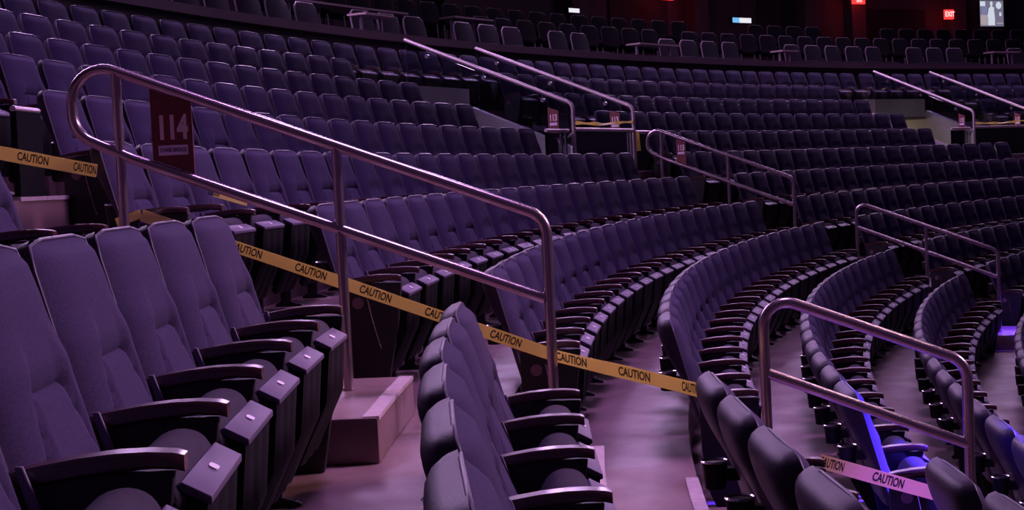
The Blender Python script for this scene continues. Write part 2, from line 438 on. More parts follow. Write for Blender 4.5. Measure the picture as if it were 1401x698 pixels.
def rim_mb(n):
    mb = MB(); path = [(0 + .042 * math.cos(a), .872 + .042 * math.sin(a), .622) for a in [2 * PI * k / n for k in range(n)]]
    rings = []
    for k in range(n):
        a = 2 * PI * k / n; d = Vector((math.cos(a), math.sin(a), 0)); p = Vector(path[k])
        rings.append([p + d * .004 * math.cos(b) + Vector((0, 0, .004 * math.sin(b))) for b in (0, PI / 2, PI, 3 * PI / 2)])
    mb.grid(rings, closed_u=True, closed_v=True); return mb
for lod in (0, 1):
    nu, nv = (36, 44) if lod == 0 else (10, 14)
    mb = MB(); mb.grid(back_front(nu, nv)); SM['back', lod] = mb.mesh('back_cushion', [M['fabric']], True, 1.2)
    mb = MB(); mb.grid(back_rear(14 if lod == 0 else 8, 18 if lod == 0 else 10)); SM['shell', lod] = mb.mesh('back_shell', [M['shell']], True, 1.4)
    mb = MB(); mb.tube(outline(), .0048 if lod == 0 else .007, 6 if lod == 0 else 4); SM['piping', lod] = mb.mesh('piping', [M['piping']], True, 1.5)
    SM['cush', lod] = cushion_mesh(0, lod).mesh('seat_cushion', [M['cushion']], True, 1.0)
    SM['pan', lod] = pan_mb(lod).mesh('seat_pan', [M['pan']], True, .7)
    SM['plate', lod] = plate_mb().mesh('front_plate', [M['plate']], bevel=.002 if lod == 0 else 0)
    SM['tag', lod] = tag_mb().mesh('number_tag', [M['tag']])
    SM['arm', lod] = arm_mesh(lod).mesh('armrest', [M['wood']], True, .9)
    mb = MB(); mb.prism_x(LEG, -.014, .014); SM['leg', lod] = mb.mesh('support_leg', [M['blackmetal']], bevel=.003 if lod == 0 else 0)
    mb = MB(); mb.cyl((.0, .575, .012), (0, 0, 1), .009, .008, 8); SM['bolt', lod] = mb.mesh('foot_bolt', [M['chrome']], True, .8)
    mb = MB(); mb.prism_x(END, -.022, .022); SM['end', lod] = mb.mesh('end_panel', [M['blackmetal']], bevel=.004 if lod == 0 else 0)
    mb = MB(); mb.cyl((-.026, .668, .445), (1, 0, 0), .026, .052, 20); SM['badge', lod] = mb.mesh('row_badge', [M['badge']], True, .8)
    mb = MB(); mb.tube([(-.026, .625, .47), (-.026, .612, .40), (-.026, .594, .32), (-.026, .572, .24)], .003, 6); SM['edge', lod] = mb.mesh('edge_trim', [M['steel']], True)
    mb = MB(); mb.hexa([(.232, yf(.40) - .025, .40), (.246, yf(.40) - .025, .40), (.246, yf(.40), .40), (.232, yf(.40), .40)], [(.236, yf(.56) - .014, .56), (.244, yf(.56) - .014, .56), (.244, yf(.56), .56), (.236, yf(.56), .56)])
    SM['hinge', lod] = mb.mesh('hinge_bracket', [M['plate']], bevel=.003)
    SM['cup', lod] = cup_mb(16 if lod == 0 else 8).mesh('cup_holder', [M['blackmetal']], True, .8)
    SM['rim', lod] = rim_mb(20 if lod == 0 else 10).mesh('cup_rim', [M['chrome'] if lod == 0 else M['steel']], True)
TX = lambda x: Matrix.Translation((x, 0, 0))
ARMX = -PITCH / 2 + .0
def build_seat(lod, first_end=False, last_end=False, sym=False, up=0.0):
    """one folding seat with its seat tipped up, origin on the tread's front edge"""
    r = link('folding_seat', None)
    a = link('back_cushion', SM['back', lod], r)
    link('piping', SM['piping', lod], a)
    s = link('back_shell', SM['shell', lod], r)
    c = link('cup_holder', SM['cup', lod], r); tag(c, 'black cup holder with a metal rim')
    if lod == 0: link('cup_rim', SM['rim', lod], c)
    link('seat_cushion', SM['cush', lod], r)
    link('seat_pan', SM['pan', lod], r)
    p = link('front_plate', SM['plate', lod], r)
    link('number_tag', SM['tag', lod], p)
    if lod == 0: link('hinge_bracket', SM['hinge', 0], r)
    link('armrest', SM['arm', lod], r, Matrix.Translation((ARMX, 0, up)))
    if first_end:
        e = link('end_panel', SM['end', lod], r, TX(ARMX) @ Matrix.Diagonal((1, 1, 1 + up * 2.3, 1))); link('row_badge', SM['badge', lod], e); link('edge_trim', SM['edge', lod], e)
        if sym:
            mb = MB(); y0, z0 = .655, .497; q_ = .5
            S3 = lambda dy, dz: (-.024, y0 + q_ * dy, z0 + q_ * dz)
            mb.tube([S3(.042 * math.cos(a_), -.02 + .042 * math.sin(a_)) for a_ in [PI * .72 - i * (PI * 1.44) / 14 - .35 for i in range(15)]], .0035, 6)
            mb.cyl((-.028, y0 + q_ * .012, z0 + q_ * .085), (1, 0, 0), .0065, .007, 12)
            mb.tube([S3(.012, .066), S3(.008, .01), S3(-.04, .008), S3(-.062, -.055), S3(-.085, -.05)], .0035, 6)
            mb.tube([S3(.010, .045), S3(-.032, .042)], .003, 6)
            tag(link('wheelchair_symbol', mb.mesh('wheelchair_symbol', [M['symbol']], True), e), 'blue wheelchair symbol')
    else:
        g = link('support_leg', SM['leg', lod], r, TX(ARMX))
        if lod == 0: link('foot_bolt', SM['bolt', lod], g)
    if last_end:
        link('armrest', SM['arm', lod], r, TX(PITCH / 2))
        e = link('end_panel', SM['end', lod], r, TX(PITCH / 2)); link('row_badge', SM['badge', lod], e)
    return r
def copy_tree(o, parent=None):
    c = o.copy(); col.objects.link(c)
    if parent: c.parent = parent
    for ch in list(o.children): copy_tree(ch, c)
    return c
def merged_seat():
    """the same seat as plain vertex lists for the mass of the farthest rows"""
    out = []
    for key, dx in (('back', 0), ('shell', 0), ('piping', 0), ('cush', 0), ('pan', 0), ('plate', 0), ('arm', ARMX), ('leg', ARMX)):
        me = SM[key, 1]; out.append((key, [v.co + Vector((dx, 0, 0)) for v in me.vertices], [tuple(p.vertices) for p in me.polygons]))
    return out

# seats: (row, section, angle of the seat's near edge, ordinal from near end, ordinal from far end, first?, last?)
SEATS = []
def row(k, sec, start, end, fe=True, le=True):
    R = rf(k) + .826
    n = max(1, int(math.floor((start - end) * R / PITCH + .12)))
    step = (start - end) / n if n * PITCH / R > (start - end) * .96 else PITCH / R
    step = max(step, (PITCH + .002) / (rf(k) + .45))
    for i in range(n): SEATS.append(dict(k=k, sec=sec, th=start - i * step, i=i, j=n - 1 - i, fe=fe and i == 0, le=le and i == n - 1))
# section beside the camera: counted back from the aisle
for k, n in ((-1, 4), (0, 7), (1, 8), (2, 6), (3, 4)):
    R = rf(k) + .45; st = (PITCH + .008) / R
    for i in range(n): SEATS.append(dict(k=k, sec='N', th=3.1282 + i * st, i=n - 1 - i, j=i, fe=False, le=i == 0, ro={1: (-.010, -.011, -.012, -.026, -.040, -.044, -.046, -.046), 0: (0, 0, -.004, -.010, -.018, -.022, -.022), 2: (-.045, -.048, -.05, -.055, -.055, -.055), 3: (-.012, -.038, -.04, -.04)}.get(k, (0,) * 9)[i]))
S114 = {-1: 3.0769, 0: 3.0592, 1: 3.0604, 2: 3.0537, 3: 3.063, 4: 3.064, 5: 3.062, 6: 3.06}
E114 = {-1: 2.6785, 0: 2.684, 1: 2.6865, 2: 2.684, 3: 2.684, 4: 2.684}
for k, s in S114.items(): row(k, '114', s, E114.get(k, 2.684))
for k, (s, e) in {-2: (3.034, 2.7148), -3: (3.032, 2.7148), -4: (3.030, 2.7132), -5: (3.0305, 2.7228)}.items(): row(k, '114', s, e)
row(-6, '114', 3.03, 2.668, True, False)
for k in range(-1, 9): row(k, '113', 2.632 if k >= -1 else 2.608, 2.263)
for k in (-2, -3, -4, -5): row(k, '113', 2.608, 2.298)
row(-6, '113', 2.6635, 2.25, False, False)
for k in (-2, -3, -4, -5): row(k, '112', 2.188, 1.99)
for k in range(-1, 7): row(k, '112', 2.211, 1.99)
row(-6, '112', 2.247, 1.95, False, False)
# camera model for deciding what the photograph shows
FPX, PITCHA, ROLLA = 2023.0, -.051924, -.047375
cp, sp_, cr_, sr_ = math.cos(PITCHA), math.sin(PITCHA), math.cos(ROLLA), math.sin(ROLLA)
def project(p):
    X, Y, Z = p.x, p.y * cp + p.z * sp_, -p.y * sp_ + p.z * cp
    return (700.5 + FPX * (X * cr_ + Z * sr_) / Y, 349 - FPX * (-X * sr_ + Z * cr_) / Y, Y) if Y > .3 else (1e9, 1e9, Y)
keep = []
for s in SEATS:
    R = rf(s['k']) + .826
    s['tc'] = s['th'] - .236 / R
    us = [project(P(rf(s['k']) + y, s['tc'] + dx / R, tz(s['k']) + z)) for y in (.45, .85) for z in (.05, .88) for dx in (-.27, .27)]
    u0, u1 = min(u[0] for u in us), max(u[0] for u in us); v0, v1 = min(u[1] for u in us), max(u[1] for u in us)
    s['d'] = (P(R, s['tc'], ZT[s['k']])).length
    near = s['sec'] == 'N'
    m = 25
    if near or (u1 > -m and u0 < 1401 + m and v1 > -m and v0 < 698 + m): keep.append(s)
keep.sort(key=lambda s: (s['sec'] != 'N', s['d']))
NIND = 300
ROWS114 = {-1: 'the row level with the 114 sign', 0: 'the row at the long handrail\'s middle post', 1: 'the row at the long handrail\'s lower post',
           2: 'the row at the short handrail\'s upper post', 3: 'the row at the short handrail\'s lower post', 4: 'the row just below the short handrail',
           5: 'the lowest visible row', 6: 'the lowest row of all'}
UP = {-2: 'first row', -3: 'second row', -4: 'third row', -5: 'fourth row', -6: 'topmost row'}
NEAR = {-1: 'in the half hidden row behind the near left row', 0: 'in the big near row facing the step block', 1: 'in the row seen from behind at bottom centre',
        2: 'in the row whose backs hold the tape end', 3: 'in the row before the short handrail'}
def seat_label(s):
    k, sec, i, j = s['k'], s['sec'], s['i'], s['j']
    if sec == 'N': return 'purple seat %s from the aisle %s' % (ORD[j], NEAR[k]), 'tipped up seats of the near block'
    if sec == '114':
        if k >= -1: return 'purple seat %s from the aisle in %s' % (ORD[i], ROWS114[k]), 'tipped up seats of the block across the aisle'
        return 'purple seat %s from the stairwell in the %s above the 114 sign' % (ORD[j], UP[k]), 'tipped up seats of the block across the aisle'
    nm = 'second aisle' if sec == '113' else 'third aisle'
    if k < -1: return 'dark seat %s beyond the %s stairwell, %s above its handrail' % (ORD[i], 'first' if sec == '113' else 'second', UP[k]), 'tipped up seats beyond the second aisle'
    return 'dark seat %s beyond the %s, row %s' % (ORD[i], nm, {-1: 'at its 113 sign', 0: 'at its upper rail\'s middle', 1: 'at its upper rail\'s foot', 2: 'at its lower rail\'s top',
            3: 'at its lower rail\'s middle', 4: 'at its lower rail\'s foot', 5: 'first below its lower rail', 6: 'second below its lower rail'}.get(k, 'third below its lower rail')), 'tipped up seats beyond the second aisle'
cache = {}
mass = MB(); MASSM = ['fabric', 'shell', 'piping', 'cushion', 'pan', 'plate', 'wood', 'blackmetal']
MK = {'back': 0, 'shell': 1, 'piping': 2, 'cush': 3, 'pan': 4, 'plate': 5, 'arm': 6, 'leg': 7}
MS = merged_seat()
for idx, s in enumerate(keep):
    loc = P(rf(s['k']) + s.get('ro', 0), s['tc'], tz(s['k']) + .001); rz = s['tc'] - PI / 2
    if idx < NIND:
        lod = 0 if s['d'] < 10.5 else 1
        sym = s['sec'] == '114' and s['k'] == -1 and s['i'] == 0
        up = .036 if s['sec'] == '114' and s['k'] == -1 and s['i'] < 2 else 0.0
        key = (lod, s['fe'], s['le'], sym, up)
        if key in cache: o = copy_tree(cache[key])
        else: o = build_seat(lod, s['fe'], s['le'], sym, up); cache[key] = o
        o.location = loc; o.rotation_euler = (0, 0, rz)
        l, g = seat_label(s); tag(o, l, 'seat', g)
    else:
        mx = Matrix.Translation(loc) @ Matrix.Rotation(rz, 4, 'Z')
        for key, vs, fs in MS:
            mass.cur = MK[key]; mass.add([mx @ v for v in vs], fs)
if mass.v:
    me = bpy.data.meshes.new('distant_seating'); me.from_pydata(mass.v, [], mass.f); me.update()
    for m in MASSM: me.materials.append(M[m])
    me.polygons.foreach_set('material_index', mass.mi); me.polygons.foreach_set('use_smooth', [True] * len(mass.f))
    tag(link('distant_seating', me), 'rows of dark folding seats far away beyond the second aisle', 'seating', kind='stuff')
print('SEATS kept', len(keep), 'individual', min(NIND, len(keep)))

# ------------------------------------------------------------------ handrails
def rad(th, pts, o=0): return [P(r, th, z, o) for r, z in pts]
def handrail_long(th, label):
    o = thing('handrail', label, 'handrail', 'steel handrails on the aisle steps', P(30.39, th, tz(0) + .163)); inv = Matrix.Translation(-o.location)
    top = lambda r: .446 - .39 * (31.13 - r); low = lambda r: -.168 - .388 * (30.392 - r)
    mb = MB()
    mb.tube(fillet(rad(th, [(29.582, -.474), (29.582, top(29.582)), (31.432, top(31.432)), (31.432, low(31.432) + .02), (31.2, low(31.2)), (29.60, low(29.60))]), [0, .10, .13, .12, .3, 0], 9), .0215, 14)
    link('rail_loop', mb.mesh('rail_loop', [M['steel']], True, 1.2), o, inv)
    for r, z0, z1 in ((31.25, tz(-1) + .165, top(31.25)), (30.39, tz(0) + .165, top(30.39)), (29.582, tz(1) + .165, low(29.6))):
        mb = MB(); mb.tube(rad(th, [(r, z0), (r, z1)]), .0200, 14); mb.cyl(P(r, th, z0 - .001), (0, 0, 1), .024, .006, 16)
        link('post', mb.mesh('post', [M['steel']], True, .9), o, inv)
def handrail_short(th, rs, zt, zl, label):
    o = thing('handrail', label, 'handrail', 'steel handrails on the aisle steps', P(rs[0], th, zt[0] - .8)); inv = Matrix.Translation(-o.location)
    mb = MB(); mb.tube(fillet(rad(th, [(rs[0], zl[0]), (rs[0], zt[0]), (rs[-1], zt[1]), (rs[-1], zl[1])]), [0, .09, .10, 0], 9), .0215, 14)
    link('top_rail', mb.mesh('top_rail', [M['steel']], True, 1.2), o, inv)
    mb = MB(); mb.tube(rad(th, [(rs[0], zl[0]), (rs[-1], zl[1])]), .0205, 14); link('lower_rail', mb.mesh('lower_rail', [M['steel']], True, 1.2), o, inv)
    for r in rs:
        k = math.floor((RF0 - r) / D) + 1 if r < RF0 else 0
        f = (rs[0] - r) / (rs[0] - rs[-1]); zz = zl[0] + (zl[1] - zl[0]) * f
        if 0 < f < 1: zz = zt[0] + (zt[1] - zt[0]) * f
        mb = MB(); mb.tube(rad(th, [(r, tz(k) + .165), (r, zz)]), .0200, 14); mb.cyl(P(r, th, tz(k) + .164), (0, 0, 1), .024, .006, 16)
        link('post', mb.mesh('post', [M['steel']], True, .9), o, inv)
handrail_long(TH_A, 'long steel handrail carrying the maroon 114 sign')
handrail_long(TH_B, 'distant steel handrail carrying the small maroon 113 sign')
handrail_short(TH_A, [28.757, 27.985], [-.49, -.79], [-.801, -1.112], 'short steel handrail in front of the blue lit seats')
handrail_short(TH_B, [28.84, 28.045, 27.257], [-.47, -1.07], [-.765, -1.375], 'distant steel handrail with violet light along its top')

# section signs hung in the handrails
def sign(th, r0, r1, zt0, zt1, zb0, zb1, txt, label, o=0.0, lab='CHASE BRIDGE'):
    """r0 > r1: left and right edge; top z at both edges, bottom z at both edges"""
    t = thing('section_sign', label, 'sign', None, P((r0 + r1) / 2, th, zb1, o)); inv = Matrix.Translation(-t.location)
    mb = MB(); h = .004
    q = [(r0, zb0), (r1, zb1), (r1, zt1), (r0, zt0)]
    mb.hexa([P(r, th, z, o - h) for r, z in q], [P(r, th, z, o + h) for r, z in q])
    link('sign_board', mb.mesh('sign_board', [M['signred']]), t, inv)
    w = r0 - r1; rc = (r0 + r1) / 2; zmid = (zt0 + zt1) / 2
    fr = frame(P(rc - .01 * w, th, zmid - .130 * w / .165, o + h + .001), -Vector((math.cos(th), math.sin(th), 0)), (0, 0, 1))
    vs, fs = text_verts(txt, .128 * w / .165, .0006, .66, .0055 * w / .165); mb = MB(); mb.add([fr @ v for v in vs], fs)
    link('number', mb.mesh('number', [M['signtext']]), t, inv)
    zl = zmid - .216 * w / .165; hw, hh = .36 * w, .15 * w * .8
    fl = frame(P(rc - .01 * w, th, zl, o + h), -Vector((math.cos(th), math.sin(th), 0)), (0, 0, 1))
    mb = MB(); mb.add([fl @ Vector(v) for v in ((-hw, -hh, 0), (hw, -hh, 0), (hw, hh, 0), (-hw, hh, 0), (-hw, -hh, .002), (hw, -hh, .002), (hw, hh, .002), (-hw, hh, .002))],
                      [(3, 2, 1, 0), (4, 5, 6, 7), (0, 1, 5, 4), (1, 2, 6, 5), (2, 3, 7, 6), (3, 0, 4, 7)])
    lb = link('label', mb.mesh('label', [M['signlabel']]), t, inv)
    if lab:
        vs, fs = text_verts(lab, .022, .0003, .72, .0004); mb = MB(); mb.add([fl @ (v + Vector((0, 0, .0032))) for v in vs], fs)
        link('label_text', mb.mesh('label_text', [M['labelink']]), lb, Matrix())
sign(TH_A, 31.118, 30.955, .418, .355, .138, .075, '114', 'maroon 114 section sign hung in the long handrail')
sign(TH_B, 31.05, 30.93, .39, .345, .10, .055, '113', 'small maroon 113 sign in the distant handrail', 0, None)

# stairwell guard rails, glass, gates
def well(th, which, signtxt):
    for s, side in ((1, 'near'), (-1, 'far')):
        o = s * PIT
        t = thing('stairwell_railing', 'sloping steel rail over glass on the %s side of the %s stairwell' % (side, which), 'railing', None, P(32.0, th, 0.0, o)); inv = Matrix.Translation(-t.location)
        mb = MB(); mb.tube(fillet(rad(th, [(34.32, rail_z(34.32)), (32.0, rail_z(32.0)), (32.0, .02)], o), [0, .12, 0]), .024, 10)
        link('rail', mb.mesh('rail', [M['satin']], True, 1.2), t, inv)
        mb = MB()
        mb.hexa([P(32.05, th, .03, o - .006), P(34.3, th, cop_z(34.3) + .004, o - .006), P(34.3, th, cop_z(34.3) + .004, o + .006), P(32.05, th, .03, o + .006)],
                [P(32.05, th, rail_z(32.05) - .05, o - .006), P(34.3, th, rail_z(34.3) - .05, o - .006), P(34.3, th, rail_z(34.3) - .05, o + .006), P(32.05, th, rail_z(32.05) - .05, o + .006)])
        link('glass_panel', mb.mesh('glass_panel', [M['glass']]), t, inv)
        for r in (34.0, 33.2, 32.4):
            mb = MB(); mb.cyl(P(r, th, rail_z(r) - .10, o + .012), (math.sin(th), -math.cos(th), 0), .026, .03, 12)
            mb.tube([P(r, th, rail_z(r) - .10, o), P(r, th, rail_z(r), o)], .008, 6)
            link('bracket', mb.mesh('bracket', [M['chrome']], True, .8), t, inv)
        # maroon sign on the glass
        if s > 0 or which == 'first': pass
        so = o + (.012 if s > 0 else .012)
        sign(th, 32.33, 32.19, .84, .79, .50, .50, signtxt, 'tiny maroon sign on the %s rail glass of the %s stairwell' % (side, which), so, None)
    t = thing('guard_rail', 'level steel guard rail across the front of the %s stairwell' % which, 'railing', None, P(32.0, th, 0.005, 0)); inv = Matrix.Translation(-t.location)
    mb = MB(); mb.tube([P(32.0, th, .555, PIT - .03), P(32.0, th, .555, -PIT + .03)], .024, 10)
    link('rail', mb.mesh('rail', [M['satin']], True), t, inv)
    mb = MB(); mb.tube([P(32.0, th, .545, PIT - .05), P(32.33, th, .27, PIT - .05), P(33.4, th, -.2, PIT - .05)], .014, 8)
    link('descending_rail', mb.mesh('descending_rail', [M['satin']], True), t, inv)
    mb = MB(); mb.hexa([P(31.99, th, .01, PIT - .04), P(32.01, th, .01, PIT - .04), P(32.01, th, .01, -PIT + .04), P(31.99, th, .01, -PIT + .04)],
                       [P(31.99, th, .53, PIT - .04), P(32.01, th, .53, PIT - .04), P(32.01, th, .53, -PIT + .04), P(31.99, th, .53, -PIT + .04)])
    link('glass_panel', mb.mesh('glass_panel', [M['glass']]), t, inv)
    for s, side, mt in ((1, 'near', 'glass'), (-1, 'far', 'gatedark')):
        t = thing('gate', ('dark solid gate panel' if s < 0 else 'clear gate panel') + ' under a steel bar on the %s side of the %s stairwell' % (side, which), 'gate', None, P(32.05, th, .02, s * (PIT + .35))); inv = Matrix.Translation(-t.location)
        a, b = s * (PIT + .05), s * (PIT + .66)
        mb = MB(); mb.hexa([P(32.04, th, .022, a), P(32.07, th, .022, a), P(32.07, th, .022, b), P(32.04, th, .022, b)], [P(32.04, th, .51, a), P(32.07, th, .51, a), P(32.07, th, .51, b), P(32.04, th, .51, b)])
        link('gate_panel', mb.mesh('gate_panel', [M[mt]]), t, inv)
        mb = MB(); mb.tube([P(32.055, th, .54, a), P(32.055, th, .54, b)], .022, 10)
        link('top_bar', mb.mesh('top_bar', [M['satin']], True), t, inv)
well(TH_B, 'first', '113'); well(TH_C, 'second', '112')
th = TH_A
t = thing('gate', 'dark solid gate panel above the pink lit step at the photo edge', 'gate', None, P(32.05, th, .02, -PIT - .2)); inv = Matrix.Translation(-t.location)
a, b = -(PIT + .02), -(PIT + .33)
mb = MB(); mb.hexa([P(32.04, th, .022, a), P(32.07, th, .022, a), P(32.07, th, .022, b), P(32.04, th, .022, b)], [P(32.04, th, .42, a), P(32.07, th, .42, a), P(32.07, th, .42, b), P(32.04, th, .42, b)])
link('gate_panel', mb.mesh('gate_panel', [M['gatedark']]), t, inv)
mb = MB(); mb.tube([P(32.055, th, .43, a), P(32.055, th, .43, b)], .015, 10)
link('top_bar', mb.mesh('top_bar', [M['satin']], True), t, inv)

# ------------------------------------------------------------------ caution tape
def tape(path, width, label, words, size, twist=None, ink=True):
    """path: 3D centre points; words: distances along the tape at which CAUTION is centred"""
    pts = [Vector(p) for p in path]; L = [0]
    for a_, b_ in zip(pts, pts[1:]): L.append(L[-1] + (b_ - a_).length)
    def at(s):
        s = min(max(s, 0), L[-1] - 1e-6)
        for i in range(len(pts) - 1):
            if s <= L[i + 1]:
                f = (s - L[i]) / (L[i + 1] - L[i]); p = pts[i].lerp(pts[i + 1], f); d = (pts[i + 1] - pts[i]).normalized(); break
        up = Vector((0, 0, 1)); up = (up - d * up.dot(d)).normalized()
        if twist: up = Matrix.Rotation(twist(s / L[-1]), 3, d) @ up
        return p, d, up, d.cross(up)
    t = thing('caution_tape', label, 'tape', None, pts[0]); inv = Matrix.Translation(-pts[0])
    mb = MB(); N = 60; rows = []
    for i in range(N + 1):
        s = L[-1] * i / N; p, d, u, n = at(s); h = width / 2 * (1 + .04 * math.sin(s * 9))
        p = p + n * .003 * math.sin(s * 7)
        rows.append([p - u * h + n * .0006, p + u * h + n * .0006, p + u * h - n * .0006, p - u * h - n * .0006])
    mb.grid(rows, closed_v=True)
    link('tape_strip', mb.mesh('tape_strip', [M['tape']]), t, inv)
    if words:
        vs, fs = text_verts('CAUTION', size, .0002, .80, .0010); wd = max(v.x for v in vs) * 2
        for s0, s1 in words:
            out = []
            for v in vs:
                sx = (s0 + s1) / 2 + v.x / wd * (s1 - s0)
                p, d, u, n = at(sx); p = p + n * .003 * math.sin(sx * 7)
                out.append(p + u * v.y + n * (.0022 + v.z))
            mb = MB(); mb.add(out, fs); link('lettering', mb.mesh('lettering', [M['ink']]), t, inv)
    return L[-1]
pa, pb, pc = P(31.24, 3.0788, -.080), P(29.582, 3.0800, -.718), P(29.055, 3.1105, -.755)
def along(path, us, hw=21):
    """distances along PATH whose pictured column is us"""
    pts = [Vector(p) for p in path]; out = []; s = 0; tab = []
    for a_, b_ in zip(pts, pts[1:]):
        l = (b_ - a_).length
        for i in range(400): tab.append((s + l * i / 400, project(a_.lerp(b_, i / 400))[0]))
        s += l
    g = lambda u: min(tab, key=lambda q: abs(q[1] - u))[0]
    for u in us: out.append((g(u - hw), g(u + hw)))
    return out
main = [pa, P(30.4, 3.0793, -.400), pb, pc]
tape(main, .050, 'yellow caution tape running down the aisle behind the long handrail', along(main, (275, 337, 425, 514, 603, 692, 783, 868, 955)), .045)
t1 = [P(31.98, 3.074, .232), P(31.42, 3.0785, .110)]
tape(t1, .056, 'yellow caution tape left of the long handrail\'s rounded end', along(t1, (46, 122)), .048)
t2 = [P(28.69, 3.112, -.965), P(28.24, 3.112, -1.112)]
t2 = [P(28.655, 3.106, -1.035), P(28.20, 3.106, -1.185)]
tape(t2, .049, 'violet lit caution tape stretched below the short handrail', along(t2, (1133, 1215, 1300)), .044)
t3 = [P(31.44, 3.0785, .095), P(31.36, 3.078, -.02), P(31.25, 3.0778, -.075)]
tape([P(31.345, 3.0790, -.105), P(31.24, 3.0788, -.074)], .035, 'short end of caution tape tied behind the long handrail\'s upper post', (), .04)
t4 = [P(31.10, 3.0595, -.005), P(30.98, 3.0560, -.055)]
tape(t4, .03, 'scrap of caution tape between seats below the 114 sign', along(t4, (287,), 13), .03)
for th, which in ((TH_B, 'first'), (TH_C, 'second')):
    w = [P(32.0, th, .635, PIT - .02), P(31.99, th, .625, 0.0), P(32.0, th, .67, -PIT + .02)]
    tape(w, .05, 'faded caution tape strung across the %s stairwell posts' % which, (), .04, lambda q: 1.2 * math.sin(q * 9))
w = [P(31.965, TH_B, .53, -PIT - .01), P(31.955, TH_B, .28, -PIT - .03)]
def hang(label, top, bot, wd):
    t = thing('caution_tape', label, 'tape', None, bot); inv = Matrix.Translation(-bot)
    mb = MB(); rows = []
    for i in range(9):
        f = i / 8; p = top.lerp(bot, f); a_ = .3 * math.sin(f * 4); u = Vector((math.cos(a_), math.sin(a_), 0)) * wd / 2; n = Vector((-math.sin(a_), math.cos(a_), 0)) * .0006
        rows.append([p - u + n, p + u + n, p + u - n, p - u - n])
    mb.grid(rows, closed_v=True); link('tape_strip', mb.mesh('tape_strip', [M['tape']]), t, inv)
hang('loose yellow tape end hanging beside the dark gate panel', w[0], w[1], .06)

# ------------------------------------------------------------------ club level: chairs, counters, signs, screen
def chair_meshes():
    d = {}
    mb = MB(); rows = []
    for j in range(9):
        v = j / 8; z = .42 + .42 * v; w = .27 - .02 * v
        if v > .7: w -= .07 * (1 - math.sqrt(max(0, 1 - ((v - .7) / .3) ** 2)))
        rows.append([(s * w, .25 + .09 * v - .03 * (1 - s * s), z) for s in (-1, -.7, 0, .7, 1)])
    mb.grid(rows); rows2 = [[(x, y + .05, z) for x, y, z in r] for r in rows]; mb.grid(rows2)
    for a_, b_ in zip(rows, rows[1:]):
        pass
    d['back'] = mb.mesh('backrest', [M['chair']], True, 1.0)
    mb = MB(); path = [(r[0][0], r[0][1] + .02, r[0][2]) for r in rows] + [(r[-1][0], r[-1][1] + .02, r[-1][2]) for r in rows[::-1]]
    mb.tube(path, .016, 6); d['frame'] = mb.mesh('back_frame', [M['chairframe']], True, 1.3)
    mb = MB(); mb.box(-.25, .25, -.22, .28, .36, .46); d['seat'] = mb.mesh('seat', [M['chair']], bevel=.03)
    for sx in (-1, 1):
        for sy in (-1, 1):
            mb = MB(); mb.tube([(sx * .23, sy * .22 + .02, 0), (sx * .22, sy * .2 + .02, .37)], .015, 6); d['leg', sx, sy] = mb.mesh('leg', [M['chairframe']], True)
    return d
CM = chair_meshes(); proto = None
CHROW = ((36.05, 1.72, .68), (37.15, 2.05, .64), (38.25, 2.42, .64))
gaps = {0: ((2.6655, 2.6325), (2.590, 2.563), (2.505, 2.48), (2.448, 2.388), (2.318, 2.278), (2.19, 2.17), (2.118, 2.068)), 1: ((2.673, 2.567), (2.558, 2.502), (2.36, 2.34)), 2: ((2.30, 2.25), (2.175, 2.13))}
RN = ('front', 'second', 'back')
for rI, (R, z, sp) in enumerate(CHROW):
    t_ = 2.80 if rI == 0 else 2.62; n = 0
    while t_ > 2.0:
        if not any(a_ >= t_ >= b_ for a_, b_ in gaps[rI]):
            u, v, _ = project(P(R + .3, t_, z + .75))
            if -20 < u < 1420 and v > -25:
                if proto is None:
                    proto = o = link('club_chair', None)
                    b_ = link('backrest', CM['back'], o); link('back_frame', CM['frame'], b_)
                    link('seat', CM['seat'], o)
                    for sx in (-1, 1):
                        for sy in (-1, 1): link('leg', CM['leg', sx, sy], o)
                else: o = copy_tree(proto)
                o.location = P(R, t_, z + .001); o.rotation_euler = (0, 0, t_ - PI / 2 + random.uniform(-.05, .05))
                tag(o, 'dark round-backed club chair in the %s row above the fascia band' % RN[rI], 'chair', 'club chairs in the %s row above the fascia' % RN[rI])
        t_ -= sp / R
for i, (ta, tb, R, zb, h, l) in enumerate(((2.655, 2.635, 35.85, 1.72, .66, 'small ledge among the front club chairs above the upper seats'),
        (2.66, 2.58, 36.95, 2.05, .62, 'long counter with bright edge behind the front club chairs'),
        (2.545, 2.515, 36.95, 2.05, .66, 'counter edge glinting above the first stairwell rail'),
        (2.435, 2.40, 35.85, 1.72, .62, 'counter with a bright edge right of the small white sign'),
        (2.305, 2.29, 35.85, 1.72, .62, 'short bright ledge below the blue and white sign'),
        (2.105, 2.08, 35.85, 1.72, .68, 'ledge with papers left of the screen'))):
    t = thing('counter', l, 'counter', None, P(R, (ta + tb) / 2, zb + .001)); inv = Matrix.Translation(-t.location)
    mb = MB(); ringsector(mb, R - .16, R + .16, tb, ta, zb + h, zb + h + .03, .006); link('counter_top', mb.mesh('counter_top', [M['counter']]), t, inv)
    for q in (ta - .003, tb + .003):
        mb = MB(); mb.tube([P(R, q, zb + .001), P(R, q, zb + h)], .025, 8); link('leg', mb.mesh('leg', [M['chairframe']], True), t, inv)
def wallsign(name, label, cat, R, t0, t1, z0, z1, build):
    tc_ = (t0 + t1) / 2; w = abs(t0 - t1) * R
    fr = frame(P(R, tc_, (z0 + z1) / 2), Vector((math.sin(tc_), -math.cos(tc_), 0)), (0, 0, 1))   # x to the far side, normal to the arena
    t = thing(name, label, cat, None, P(R, tc_, (z0 + z1) / 2)); inv = Matrix.Translation(-t.location)
    build(t, inv, fr, w, z1 - z0)
